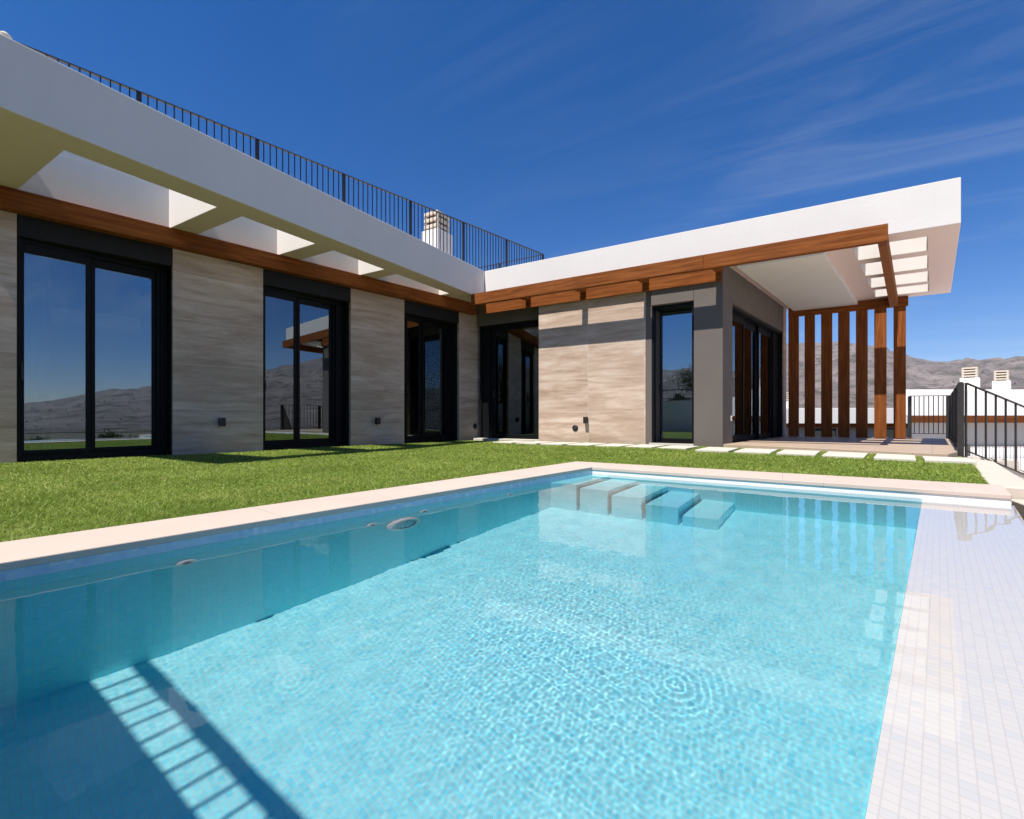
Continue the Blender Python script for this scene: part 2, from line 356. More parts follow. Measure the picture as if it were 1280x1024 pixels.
# flat roof and its deep overhangs with open slots
sy = [Y0, 1.575, 2.96, 3.26, 4.33, 4.65, 5.70, 6.0, 7.5, YF]; cells = []
for i in range(len(sy) - 1):
    a, b = sy[i], sy[i + 1]; solid = i % 2 == 0
    cells.append([(-5.98, a), (XF, a), (XF, b), (-5.98, b)])
    if solid: cells.append([(xw(a) + .06, a), (-5.98, a), (-5.98, b), (xw(b) + .06, b)])
soffit_faces(cell_slab(cells, Z_SOF, Z_TOP).build('roof_overhang', 'stucco_white', villa, .008))
sk = lambda x0, y: x0 + (y - YF) * tW
ry = [YF, 8.62, 9.36, 9.62, 10.46, 10.68, 11.48, 11.70, 12.40, 12.75]; cells = []; xc = [-5.6, .835, 1.70, 2.04]
for i in range(len(ry) - 1):
    a, b = ry[i], ry[i + 1]
    for k in range(3):
        if k == 1 and i % 2 == 1: continue
        cells.append([(sk(xc[k], a), a), (sk(xc[k + 1], a), a), (sk(xc[k + 1], b), b), (sk(xc[k], b), b)])
soffit_faces(cell_slab(cells, Z_SOF, Z_TOP).build('roof_overhang', 'stucco_white', villa, .008))
MB().prism([(xw(Y0) + .058, Y0 + .002), (xw(YF) + .058, YF), (XF - .003, YF + .003), (sk(-5.6, 12.74) - .003, 12.74), (-13, 12.74), (-13, Y0 + .002)], 3.08, 3.66).build('roof_slab', 'stucco_white', villa)
MB().prism([(xw(Y0 + .01) + .055, Y0 + .01), (xw(8.1) + .055, 8.1), (xw(8.1) - .15, 8.1), (xw(Y0 + .01) - .15, Y0 + .01)], 3.64, 4.02).build('roof_upstand', 'stucco_white', villa, .006)
MB().prism([(-.66, 8.43), (.55, 8.43), (sk(.512, 12.66), 12.66), (sk(-.698, 12.66), 12.66)], 3.0, 3.09).build('ceiling_panel', 'stucco_white', villa, .01)

# cladding, left wing
def stone(P, t, o, a0, a1, z0, z1, th=.07, b1=0.): return MB().lbox(P, t, o, a0, a1, b1 - th, b1, z0, z1).build('stone_panel', 'travertine_wide', villa, .004)
for a, b in ((-2.04, -1.466), (0, 1.163), (2.635, 3.776), (5.21, 5.90)):
    stone(A, w, nW, a, b, -.06, 2.93)
    MB().lbox(A, w, nW, a + .01, b - .01, -.52, -.072, -.06, 2.93).build('inner_wall', 'dark_cladding', villa)
MB().lbox(A, w, nW, -2.04, 6.2, -.36, .0, 2.935, 3.078).build('lintel_wall', 'stucco_white', villa)
MB().lbox(A, w, nW, -2.02, 3.777, .002, .15, 2.845, 3.082).build('timber_beam', 'timber', villa, .005)
MB().lbox(A, w, nW, 3.780, 5.62, .002, .15, 2.845, 3.082).build('timber_beam', 'timber', villa, .004)
MB().lbox(A, w, nW, -2.02, -1.87, -6.0, -.345, -.06, 3.078).build('end_wall', 'stucco_white', villa)
# cladding, right wing
XC = -.85
main = MB().prism([(-4.297, 8.30), (-2.125, 8.30), (-2.125 + .45 * tW, 8.75), (-4.297 + .45 * tW, 8.75)], -.02, 3.08).build('stone_panel', 'travertine', villa, .004)
MB().prism([(-1.302, 8.262), (XC, 8.262), (XC + .5 * w[0], 8.262 + .5 * w[1]), (XC + .5 * w[0] - .30, 8.262 + .5 * w[1]), (-1.302 + .1, 8.80)], -.02, 3.078).build('corner_pillar', 'grey_cladding', villa, .006)
C0 = (XC, 8.262)
MB().lbox(C0, w, nW, .505, 4.2, -.12, -.002, 2.49, 3.078).build('door_header', 'grey_cladding', villa, .004)
stone(C0, w, nW, 4.203, 4.47, -.02, 3.078, .3)
MB().prism([(-2.02, 8.262), (-1.304, 8.262), (-1.304, 8.72), (-2.02 + .1, 8.72)], 2.50, 3.078).build('door_header', 'grey_cladding', villa, .004)
MB().prism([(-6.02, 8.60), (-4.25, 8.60), (-4.25, 8.72), (-6.02, 8.72)], 2.60, 3.078).build('door_header', 'grey_cladding', villa, .004)
MB().prism([(-2.122, 8.302), (-2.02, 8.302), (-1.935, 8.74), (-2.026, 8.74)], .0, 3.076).build('jamb', 'grey_cladding', villa, .003)
# timber pergola
MB().box(-5.64, -1.09, 7.80, 7.89, 2.868, 3.098).build('timber_beam', 'timber', villa, .005)
MB().box(-1.087, 1.215, 7.80, 7.89, 2.868, 3.098).build('timber_beam', 'timber', villa, .004)
MB().box(-5.64, -.87, 8.215, 8.258, 2.76, 3.078).build('timber_beam', 'timber', villa, .003)
for x in (-4.50, -3.30, -2.11, -.90):
    MB().prism([(x - .115, 7.892), (x + .035 - .03, 7.892), (x + .07, 8.213), (x - .05, 8.213)], 2.905, 3.07).build('purlin', 'timber', villa, .003)
MB().prism([(1.117, 7.892), (1.215, 7.892), (sk(1.125, 12.56) + .08, 12.56), (sk(1.125, 12.56) - .06, 12.56)], 2.868, 3.078).build('timber_beam', 'timber', villa, .004)
MB().prism([(sk(-.80, 12.56), 12.565), (2.29, 12.565), (2.29, 12.66), (sk(-.80, 12.56), 12.66)], 2.872, 3.078).build('timber_beam', 'timber', villa, .003)
# upright slats of the terrace screen
for a, b in ((.118, .322), (.440, .636), (.758, .964), (1.076, 1.284), (1.398, 1.604), (1.720, 1.928), (2.046, 2.250)):
    MB().prism([(a, 12.57), (b, 12.57), (b + .012, 12.63), (a + .012, 12.63)], .055, 2.872).build('slat', 'timber_upright', villa, .004)

# sliding doors: part 'sliding_door' (fixed frame and dark reveal) > sash, pane, handle
def sliding_door(P, t, o, a0, a1, z1, zh, panes, dep, zg=(.13, 2.40), head=True, handle=0, side=.0):
    f = MB()
    f.lbox(P, t, o, a0 - .004, a0 + .035, -dep - .16, -.025, -.05, z1)                      # jambs
    f.lbox(P, t, o, a1 - .035, a1 + .004, -dep - .16, -.025, -.05, z1)
    f.lbox(P, t, o, a0 + .036, a1 - .036, -dep - .16, -.05, z1 - .05, z1)                    # head
    f.lbox(P, t, o, a0 + .036, a1 - .036, -dep - .16, -.03, -.05, .045)                      # track
    for k in range(3): f.lbox(P, t, o, a0 + .037, a1 - .037, -dep - .10 + k * .045, -dep - .085 + k * .045, .046, .062)
    xs = panes[-1][1]
    if a1 - xs > .08:
        f.lbox(P, t, o, xs + .045, a1 - .037, -dep - .12, -dep - .03, .046, z1 - .051)       # stacked sash profiles
        f.lbox(P, t, o, xs + .085, a1 - .038, -dep - .028, -dep + .02, .046, z1 - .051)
    if panes[0][0] - a0 > .15:
        f.lbox(P, t, o, a0 + .037, panes[0][0] - .05, -dep - .12, -dep - .02, .046, z1 - .051)
        f.lbox(P, t, o, a0 + .038, panes[0][0] - .14, -dep - .018, -dep + .03, .046, z1 - .051)
    ob = f.build('sliding_door', 'frame_black', villa, .003)
    for i, (g0, g1) in enumerate(panes):
        b = -dep - .02 - (.05 if i % 2 else 0)
        s = MB(); fw = .045
        s.lbox(P, t, o, g0 - fw, g0, b - .04, b, .064, z1 - .052); s.lbox(P, t, o, g1, g1 + fw, b - .04, b, .064, z1 - .052)
        s.lbox(P, t, o, g0, g1, b - .04, b, .064, zg[0]); s.lbox(P, t, o, g0, g1, b - .04, b, zg[1], z1 - .052)
        so = s.build('sash', 'frame_black', ob, .003)
        MB().lbox(P, t, o, g0 + .001, g1 - .001, b - .026, b - .014, zg[0] + .001, zg[1] - .001).build('pane', 'window_glass', ob)
    hx = panes[0][0] - .022 if handle == 0 else panes[-1][1] + .022
    h = MB(); hb = -dep - .02 - (.05 if (handle and (len(panes) - 1) % 2) else 0)
    h.lbox(P, t, o, hx - .012, hx + .012, hb + .001, hb + .012, .98, 1.14); h.lbox(P, t, o, hx - .008, hx + .008, hb + .013, hb + .04, 1.0, 1.02); h.lbox(P, t, o, hx - .01, hx + .01, hb + .041, hb + .055, .94, 1.1)
    h.build('handle', 'fitting_black', ob, .002)
    if head: MB().lbox(P, t, o, a0, a1, -dep - .14, -.012, z1 + .004, zh).build('shutter_box', 'dark_cladding', villa, .004)
    return ob
t5 = (math.sin(R(5.5)), math.cos(R(5.5))); o5 = (t5[1], -t5[0])      # turned a little, so the right jambs are deep
for s0, s1, wd, panes, zg in ((-1.466, 0, 1.446, [(.062, .60), (.70, 1.295)], (.112, 2.44)), (1.163, 2.635, 1.452, [(.066, .535), (.665, 1.215)], (.13, 2.45)), (3.776, 5.21, 1.414, [(.14, .455), (.63, 1.30)], (.13, 2.47))):
    sliding_door(PW(s0 + .003, -.03), t5, o5, 0, wd, 2.60, 0, panes, .03, zg, head=False)
    MB().lbox(A, w, nW, s0 + .002, s1 - .002, -.50, -.012, 2.604, 2.93).build('shutter_box', 'dark_cladding', villa, .004)
sliding_door((0, 8.60), XD, YD, -5.98, -4.24, 2.595, 0, [(-5.62, -4.30)], .10, (.13, 2.46), head=False)
sliding_door((0, 8.30), XD, YD, -2.02, -1.306, 2.498, 0, [(-1.93, -1.35)], .34, (.12, 2.43), head=False)
sliding_door(C0, w, nW, .51, 4.198, 2.485, 0, [(.60, 1.62), (1.72, 2.62), (2.72, 3.62)], .12, (.15, 2.30), head=False)
MB().box(-5.98, -4.30, 8.36, 8.59, -.03, .035).build('door_sill', 'paver_stone', villa, .004)
MB().box(-2.06, -1.306, 8.262, 8.62, -.03, .045).build('door_sill', 'paver_stone', villa, .004)

# rooms behind the glass
rm = MB()
rm.lbox(A, w, nW, -1.86, 6.6, -6.0, -.345, -.2, .03)
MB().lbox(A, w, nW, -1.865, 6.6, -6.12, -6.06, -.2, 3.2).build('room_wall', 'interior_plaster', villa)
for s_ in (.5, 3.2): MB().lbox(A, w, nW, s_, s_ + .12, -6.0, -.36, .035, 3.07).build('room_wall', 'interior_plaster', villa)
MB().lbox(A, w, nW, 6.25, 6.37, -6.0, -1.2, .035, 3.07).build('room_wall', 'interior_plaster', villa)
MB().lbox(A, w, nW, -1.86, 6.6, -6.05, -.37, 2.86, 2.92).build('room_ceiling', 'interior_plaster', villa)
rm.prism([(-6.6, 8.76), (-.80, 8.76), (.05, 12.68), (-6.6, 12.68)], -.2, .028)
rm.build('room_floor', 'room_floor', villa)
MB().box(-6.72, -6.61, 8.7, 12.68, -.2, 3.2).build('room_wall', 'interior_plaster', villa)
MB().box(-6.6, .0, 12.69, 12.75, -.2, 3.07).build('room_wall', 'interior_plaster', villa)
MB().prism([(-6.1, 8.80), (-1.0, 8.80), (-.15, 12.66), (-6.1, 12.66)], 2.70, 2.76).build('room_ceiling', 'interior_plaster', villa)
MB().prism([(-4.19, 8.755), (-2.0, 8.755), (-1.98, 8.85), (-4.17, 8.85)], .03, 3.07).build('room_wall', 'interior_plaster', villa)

MB().lathe((-6.02, 1.19, 3.69), (0, 0, 1), [(.028, 0), (.028, .20), (.045, .205), (.045, .25), (.02, .275)], 14).build('vent_pipe', 'chimney_tile', villa)
# chimney on the roof
def chimney(parent, x, y, wx, wy, z0, zb, zt, ang, nslab=3, mat='stucco_white', name='chimney'):
    t = (math.cos(ang), math.sin(ang)); o = (-t[1], t[0])
    b = MB(); b.lbox((x, y), t, o, -wx / 2, wx / 2, -wy / 2, wy / 2, z0, zb)
    ob = b.build(name, mat, parent, .008); st = (zt - zb) / nslab
    c = MB(); c.lbox((x, y), t, o, -wx * .30, wx * .30, -wy * .30, wy * .30, zb + .002, zt - .03); c.build('flue', 'bark', ob)
    for k in range(nslab):
        zc = zb + st * (k + .45)
        m = MB().lbox((x, y), t, o, -wx * .41, wx * .41, -wy * .41, wy * .41, zc, zc + st * .52)
        if k < nslab - 1 or True:
            for sx_ in (-1, 1):
                for sy_ in (-1, 1): m.lbox((x, y), t, o, sx_ * wx * .34 - .03, sx_ * wx * .34 + .03, sy_ * wy * .34 - .03, sy_ * wy * .34 + .03, zc - st * .46, zc - .002)
        m.build('chimney_cap', 'chimney_tile', ob, .004)
    return ob
chimney(villa, -7.95, 9.45, .56, .62, 3.66, 5.42, 5.92, 0.0)

# ------------------------------------------------------------------ railings
def railing(name, label, p, q, z0, z1, posts, gaps, group=None, postw=(.05, .05), barw=.012, rail=(.04, .012), foot=.0, dz=0.):
    """railing from p to q; posts = fractions; dz = fall from p to q"""
    p = Vector((p[0], p[1], 0)); q = Vector((q[0], q[1], 0)); L = (q - p).length; d = (q - p) / L
    t = thing(name, label, 'railing', (p.x, p.y, z0), group)
    zz = lambda f: dz * f
    MB().bar(p + Vector((0, 0, z1)), q + Vector((0, 0, z1 + dz)), rail[0], rail[1]).build('top_rail', 'rail_metal', t, .002)
    MB().bar(p + Vector((0, 0, z0 + .09)), q + Vector((0, 0, z0 + .09 + dz)), rail[0] * .8, rail[1]).build('bottom_rail', 'rail_metal', t, .002)
    ang = math.atan2(d.y, d.x); src = None
    for f in posts:
        c = p + d * L * f
        m = MB().lbox((c.x, c.y), (d.x, d.y), (-d.y, d.x), -postw[0] / 2, postw[0] / 2, -postw[1] / 2, postw[1] / 2, z0 + zz(f) - foot, z1 - .008 + zz(f))
        m.lbox((c.x, c.y), (d.x, d.y), (-d.y, d.x), -postw[0] * .9, postw[0] * .9, -postw[1] * .9, postw[1] * .9, z0 + zz(f) - foot, z0 + zz(f) - foot + .008)
        m.build('post', 'rail_metal', t, .002)
    bm_ = MB().lbox((0, 0), (d.x, d.y), (-d.y, d.x), -barw / 2, barw / 2, -barw / 2, barw / 2, 0.0, z1 - z0 - .104)
    bm_.v = [tuple(v) for v in bm_.v]
    src = None
    for i in range(len(posts) - 1):
        for k in range(1, gaps):
            f = posts[i] + (posts[i + 1] - posts[i]) * k / gaps; c = p + d * L * f
            loc = Vector((c.x - p.x, c.y - p.y, .097 + zz(f)))
            if src is None:
                src = bm_.build('baluster', 'rail_metal'); src.parent = t; src.location = loc
            else: copy_part(src, t, loc)
    return t
RP = (-7.426, 2.694); RQ = (-5.512, 10.90); rd = Vector((RQ[0] - RP[0], RQ[1] - RP[1])); rl = rd.length
ps = [(-1.44) / rl] + [x * 1.04 / rl for x in (0, 1.392, 2.756, 4.106, 5.443, 6.764, 8.10)]
start = (RP[0] + rd.x * ps[0], RP[1] + rd.y * ps[0]); tot = 1 - ps[0]
railing('roof_railing', 'long dark metal roof railing with thin upright bars along the left wing', start, RQ, 3.66, 4.868, [(a - ps[0]) / tot for a in ps], 15, postw=(.055, .03), barw=.014, rail=(.045, .014))
railing('roof_railing', 'short dark roof railing closing the far end of the roof terrace behind the chimney', (-5.57, 10.92), (-9.6, 10.94), 3.66, 4.868, [.33, .66, 1.0], 13, postw=(.05, .03), barw=.014)
railing('terrace_railing', 'dark railing along the right edge of the terrace seen nearly end on', (2.0, 8.10), (3.03, 12.86), .02, .96, [0, .33, .66, 1.0], 12, 'dark railings around the terrace', postw=(.10, .06), foot=.06)
railing('terrace_railing', 'short dark railing between the timber slats and the terrace corner', (2.34, 12.72), (3.0, 12.86), .07, .96, [0.0, .97], 8, 'dark railings around the terrace', foot=.06)
railing('stair_railing', 'dark railing sloping down beside the outside stairs', (2.06, 8.14), (3.86, 9.20), -.02, .95, [0.0, .99], 16, postw=(.02, .02), barw=.016, foot=.0, dz=-.86)

# ------------------------------------------------------------------ pool
PLi = lambda y: -2.315 + (y - .447) * .1698          # left inner water line
PLo = lambda y: -2.548 + (y - 1.467) * .1574         # left outer coping line
LGi = lambda y: .097 + (y - .805) * .2169            # inner edge of the overflow ledge
LGo = lambda y: 1.27 + (y - 4.17) * .243             # outer edge of the overflow ledge
FYi = lambda x: 4.357 + (x + 1.651) * -.064; FYo = lambda x: 4.845 + (x + 2.02) * -.028
NE = -.36; ZW = -.067; ZL = -.078; DEEP = -1.16
pool = thing('swimming_pool', 'long white mosaic swimming pool with pale stone coping and an overflow ledge', 'swimming pool', (-1, 2, 0))
cr_in = (PLi(4.357), 4.357); cr_out = (PLo(4.845), 4.845); re_in = (1.272, FYi(1.272)); re_out = (1.40, FYo(1.40))
cp = MB().prism([(PLo(NE), NE), (PLi(NE), NE), cr_in, cr_out], -.030, 0.0); cp.build('coping', 'coping_stone', pool, .004, uvang=R(90 - 9.6))
MB().prism([(cr_in[0] + .0015, cr_in[1]), re_in, re_out, (cr_out[0] + .0015, cr_out[1])], -.030, 0.0).build('coping', 'coping_stone', pool, .004)
b = .007; xl = lambda y: PLi(y) - b; yf = lambda x: FYi(x) + .009
fl = [(xl(NE), NE), (LGi(NE), NE), (LGi(4.24), yf(LGi(4.24))), (xl(4.385), yf(xl(4.385)))]
bas = MB()
def floorz(x, y): return DEEP + .0 * y
bas.add([(x, y, floorz(x, y)) for x, y in fl], [(0, 1, 2, 3)])
bas.add([(*fl[0], DEEP), (*fl[3], DEEP), (*fl[3], -.075), (*fl[0], -.075)], [(0, 1, 2, 3)])
band2 = MB().add([(*fl[0], -.075), (*fl[3], -.075), (*fl[3], -.031), (*fl[0], -.031)], [(0, 1, 2, 3)]).build('waterline_band', 'mosaic_blue_shade', pool, recalc=False)
bas.add([(*fl[3], DEEP), (*fl[2], DEEP), (re_in[0], yf(re_in[0]), DEEP), (re_in[0], yf(re_in[0]), -.10), (*fl[3], -.10)], [(0, 1, 2, 3, 4)])
band = MB().add([(*fl[3], -.10), (re_in[0], yf(re_in[0]), -.10), (re_in[0], yf(re_in[0]), -.031), (*fl[3], -.031)], [(0, 1, 2, 3)]).build('waterline_band', 'mosaic', pool, recalc=False)
bas.add([(*fl[0], DEEP), (*fl[1], DEEP), (*fl[1], -.0), (*fl[0], -.0)], [(0, 1, 2, 3)])
bas.add([(LGi(NE) - .001, NE, DEEP), (LGi(4.24) - .001, yf(LGi(4.24)), DEEP), (LGi(4.24) - .001, yf(LGi(4.24)), ZL - .012), (LGi(NE) - .001, NE, ZL - .012)], [(0, 1, 2, 3)])
basin = bas.build('basin', 'mosaic_aqua', pool, recalc=False, uvang=R(-9.6))
lg = MB().prism([(LGi(NE), NE), (LGo(NE), NE), (LGo(4.17), yf(1.272) - .001), (LGi(4.24), yf(LGi(4.24)) - .001)], DEEP, ZL)
ledge = lg.build('overflow_ledge', 'mosaic', pool, .0, uvang=R(-12.5))
stair = []
sx0 = [-1.50, -1.22, -.94, -.66, -.38]; dps = [.08, .24, .42, .62, .84]
x_prev = None
for k, (x1, dp) in enumerate(zip(sx0, dps)):
    yb = 3.66
    xa = xl(4.0) - .05 if k == 0 else sx0[k - 1] + .002
    q = [(xa if k else xl(yb) - .002, yb), (x1 - .03, yb), (x1 + .03, yf(x1)), (xa + (.06 if k else 0) if k else xl(4.38), yf(xa))]
    stair.append(MB().prism(q, DEEP, ZW - dp).build('pool_step', 'mosaic_aqua', pool, .004, uvang=R(-6)))
# fittings on the left wall
ln = Vector((math.cos(R(9.64)), -math.sin(R(9.64)), 0)); lt = Vector((math.sin(R(9.64)), math.cos(R(9.64)), 0))
def wall_pt(y, z): return Vector((xl(y), y, z)) + ln * .001
fits = []
for y, z in ((.98, -.30), (1.88, -.33), (2.26, -.27), (3.1, -.30)):
    c = wall_pt(y, z)
    f = MB().lathe(c, ln, [(.040, 0), (.040, .006), (.032, .012), (.020, .014), (.018, .006)], 20).build('water_inlet', 'fitting_white', pool, smooth=False); fits.append(f)
    fits.append(MB().lathe(c + ln * .0065, ln, [(.014, 0), (.010, .002)], 14).build('nozzle', 'fitting_black', f))
c = wall_pt(2.10, -.46)
ul = MB().lathe(c, ln, [(.125, 0), (.125, .016), (.105, .03), (.082, .032), (.080, .018)], 36).build('underwater_light', 'fitting_white', pool)
fits.append(ul); fits.append(MB().lathe(c + ln * .0185, ln, [(.079, 0), (.06, .008), (.02, .011)], 30).build('lens', 'light_lens', ul))
# water surface: a fine sheet with low ripples
def water_sheet():
    ny, nx = 1050, 640; ys = np.linspace(NE + .004, 4.40, ny); f = np.linspace(0, 1, nx)
    Y, Fx = np.meshgrid(ys, f, indexing='ij')
    x0 = PLi(Y) - b + .002; x1 = LGo(Y) + .012; X = x0 + (x1 - x0) * Fx
    Y = np.minimum(Y, FYi(X) + .007)
    g = np.random.default_rng(5); Z = np.zeros_like(X)
    amp = .115 + .60 * np.exp(-((X + .95) / .60) ** 2 - ((Y - 1.55) / .75) ** 2) + .07 * np.sin(X * 2.7 + 1.0 + .8 * np.sin(Y * 1.9)) + .12 * np.exp(-((X + 1.2) / .5) ** 2 - ((Y - 3.2) / .6) ** 2)
    for k in range(64):
        lam = .019 + .062 * g.uniform(0, 1) ** 2.2; th = g.uniform(0, math.pi * 2); ph = g.uniform(0, 6.28)
        Z += lam * .00024 * np.sin((X * math.cos(th) + Y * math.sin(th)) * 2 * math.pi / lam + ph + .8 * np.sin(X * 4 + k) + .8 * np.cos(Y * 3.6 + k)) * amp
    for k in range(10):
        lam = .12 + .22 * g.uniform(); th = g.uniform(0, 6.28); Z += lam * .00022 * np.sin((X * math.cos(th) + Y * math.sin(th)) * 2 * math.pi / lam + k + .5 * np.sin(X * 2 + k))
    for cx_, cy_, a, lam, fall in ((-.44, 1.54, .00008, .034, .12), (-1.79, .74, .00003, .028, .06), (-1.72, 1.10, .000025, .028, .05)):
        r = np.hypot(X - cx_, Y - cy_); th_ = np.arctan2(Y - cy_, X - cx_); r = r * (1 + .05 * np.sin(2 * th_ + 1) + .025 * np.sin(5 * th_)) ; Z += (.7 + .3 * np.sin(th_ * 1.0 + 2)) * a * np.sin(2 * math.pi * r / lam + .5 * np.sin(3 * np.arctan2(Y - cy_, X - cx_))) * np.exp(-r / fall) * (r / (r + .01))
    on = np.clip((X - (LGi(Y) - .1)) / .1, 0, 1); Z *= 1 - .5 * on
    dep = np.where(X < LGi(Y), 1.0, 0.03)
    stp = (Y > 3.62) & (X < -.36); dstep = np.select([X < -1.50, X < -1.22, X < -.94, X < -.66, X < -.38], [.45, .55, .65, .78, .9], 1.0)
    dep = np.where(stp, np.minimum(dep, dstep), dep)
    v = np.stack([X, Y, ZW + Z], -1).reshape(-1, 3)
    i = np.arange(ny * nx).reshape(ny, nx); fc = np.stack([i[:-1, :-1], i[:-1, 1:], i[1:, 1:], i[1:, :-1]], -1).reshape(-1, 4)
    ob = tinted('pool_water', v, fc, dep.ravel(), 'water'); ob.data.polygons.foreach_set('use_smooth', [True] * len(ob.data.polygons))
    tag(ob, kind='structure'); ob.cycles.is_caustics_caster = True
    return ob
water = water_sheet()
for o in [basin, ledge, band, band2] + stair + fits: o.cycles.is_caustics_receiver = True

# ------------------------------------------------------------------ ground, paving, lawn
gz = lambda y: .03 * min(1, max(0, (y - 4.8) / 2.6))
gr = MB()
P1 = [(-14, -30), (PLo(NE) + .02, -30), (PLo(NE) + .02, NE), (cr_out[0] + .02, cr_out[1] - .02), (1.37, 4.78), (1.86, 7.2), (2.0, 8.1), (3.0, 12.8), (3.0, 14), (-14, 14)]
gz2 = lambda x, y: -.032 + (gz(y) if x > -5 else 0) * 1.0
gr.add([(x, y, gz2(x, y)) for x, y in P1], [tuple(range(len(P1)))])
simple('turf_base', (.12, .15, .03), .95, 0, 9, .2, .3, 60, .01)
tag(gr.build('ground', 'turf_base', None, recalc=False), kind='structure')
ter = [(-.66, 8.27), (1.72, 7.42), (1.95, 8.02), (2.98, 12.84), (.1, 12.7), (-.845, 8.27)]
tag(MB().prism(ter, -.04, .058).build('terrace_floor', 'terrace_tile', None, .005, uvang=R(-12)), kind='structure')
stones = [[(-1.02, 7.88), (-.58, 7.88), (-.66, 7.10), (-1.10, 7.10)], [(-.50, 7.86), (-.06, 7.84), (-.14, 7.04), (-.58, 7.06)], [(.02, 7.80), (.46, 7.74), (.36, 6.94), (-.07, 6.98)],
          [(.55, 7.72), (.98, 7.63), (.84, 6.83), (.42, 6.88)], [(1.06, 7.55), (1.42, 7.45), (1.29, 6.71), (.92, 6.77)], [(1.47, 7.36), (1.88, 7.28), (1.78, 6.70), (1.36, 6.70)]]
x = -1.62
for k in range(7):
    stones.append([(x, 8.05), (x + .43, 8.05), (x + .35, 7.36), (x - .08, 7.36)]); x -= .52
where = ['third paving slab from the corner pillar, in front of the terrace', 'paving slab before the left end of the terrace edge', 'paving slab before the middle of the terrace edge', 'paving slab fourth along the terrace edge', 'paving slab second from the right end of the path', 'last paving slab of the path beside the railing post',
         'paving slab at the foot of the grey corner pillar', 'paving slab in front of the narrow door sill', 'paving slab before the right half of the sunlit stone wall', 'paving slab under the small wall lamp of the sunlit stone wall', 'paving slab under the round wall socket', 'paving slab in front of the recessed glass door', 'leftmost paving slab by the inner corner']
where[0] = 'paving slab just right of the grey corner pillar'
slab_polys = []
for q, l in zip(stones, where):
    cxm = sum(p[0] for p in q) / 4; cym = sum(p[1] for p in q) / 4
    zt = .031 + rnd.uniform(-.002, .002)
    o = MB().prism(q, -.03, zt).build('stepping_stone', 'paver_stone', None, .006)
    tag(o, 'pale stone ' + l, 'paving slab', 'pale slabs set in the lawn by the house'); slab_polys.append(q)
def inside(px, py, poly):
    r = np.zeros(px.shape, bool); n = len(poly); j = n - 1
    for i in range(n):
        xi, yi = poly[i]; xj, yj = poly[j]
        c = ((yi > py) != (yj > py)) & (px < (xj - xi) * (py - yi) / (yj - yi + 1e-12) + xi); r ^= c; j = i
    return r
def lawn():
    g = np.random.default_rng(3)
    poly = [(PLo(NE) - .002, NE), (xw(NE) - .1, NE), (xw(NE) - .1, 1.0), (xw(Y0) + .01, Y0), (xw(8.55) + .01, 8.55), (-5.95, 8.40), (-4.3, 8.36), (-4.3, 8.29), (-.86, 8.255), (-.66, 8.26), (1.70, 7.41), (1.88, 7.26), (1.83, 7.08), (1.345, 4.83), (1.30, FYo(1.30) + .003), (cr_out[0], cr_out[1] + .003)]
    N = 4600000; X = g.uniform(-8.2, 2.0, N); Y = g.uniform(NE, 8.7, N); D = np.hypot(X, Y)
    want = np.clip(33000 * (2.4 / D) ** 1.6, 5200, 33000); full = N / (10.2 * 9.06)
    k = g.uniform(0, 1, N) < want / full
    front = (X * -math.sin(TH) + Y * math.cos(TH)) > .25 * D; k &= front | (g.uniform(0, 1, N) < .35)
    X, Y, D = X[k], Y[k], D[k]; m = inside(X, Y, poly)
    for q in slab_polys: m &= ~inside(X, Y, q)
    X, Y, D = X[m], Y[m], D[m]; n = len(X)
    Zg = -.032 + np.where(X > -5, .03 * np.clip((Y - 4.8) / 2.6, 0, 1), 0); Zg = Zg + .006 * np.sin(X * 2.1) * np.cos(Y * 1.7)
    pn = np.sin(X * 3.1 + 1.3 * np.sin(Y * 2.3)) * np.sin(Y * 2.7 + 1.1 * np.sin(X * 1.9)) 
    h = g.uniform(.017, .030, n) * (1 + .10 * pn); wd = .00085 * np.maximum(1, D / 1.9) * g.uniform(.8, 1.3, n)
    a = g.uniform(0, 2 * math.pi, n); la = g.uniform(0, 2 * math.pi, n) ; le = g.uniform(.5, 1.7, n) * h
    lx = np.cos(la) * le + .004 * pn; ly = np.sin(la) * le - .006
    ex, ey = np.cos(a) * wd, np.sin(a) * wd
    v = np.zeros((n, 5, 3)); 
    v[:, 0] = np.stack([X - ex, Y - ey, Zg], -1); v[:, 1] = np.stack([X + ex, Y + ey, Zg], -1)
    v[:, 2] = np.stack([X + ex * .8 + lx * .35, Y + ey * .8 + ly * .35, Zg + h * .6], -1); v[:, 3] = np.stack([X - ex * .8 + lx * .35, Y - ey * .8 + ly * .35, Zg + h * .6], -1)
    v[:, 4] = np.stack([X + lx, Y + ly, Zg + h * .97], -1)
    i = np.arange(n)[:, None] * 5
    f = np.concatenate([i + np.array([0, 1, 2]), i + np.array([0, 2, 3]), i + np.array([3, 2, 4])], 0)
    t = np.repeat(np.clip(g.normal(.48, .26, n), 0, 1), 5)
    return tag(tinted('lawn_grass', v.reshape(-1, 3), f, t, 'grass_blade'), 'short bright green lawn between the pool coping and the house', 'lawn', kind='stuff')
lawn()

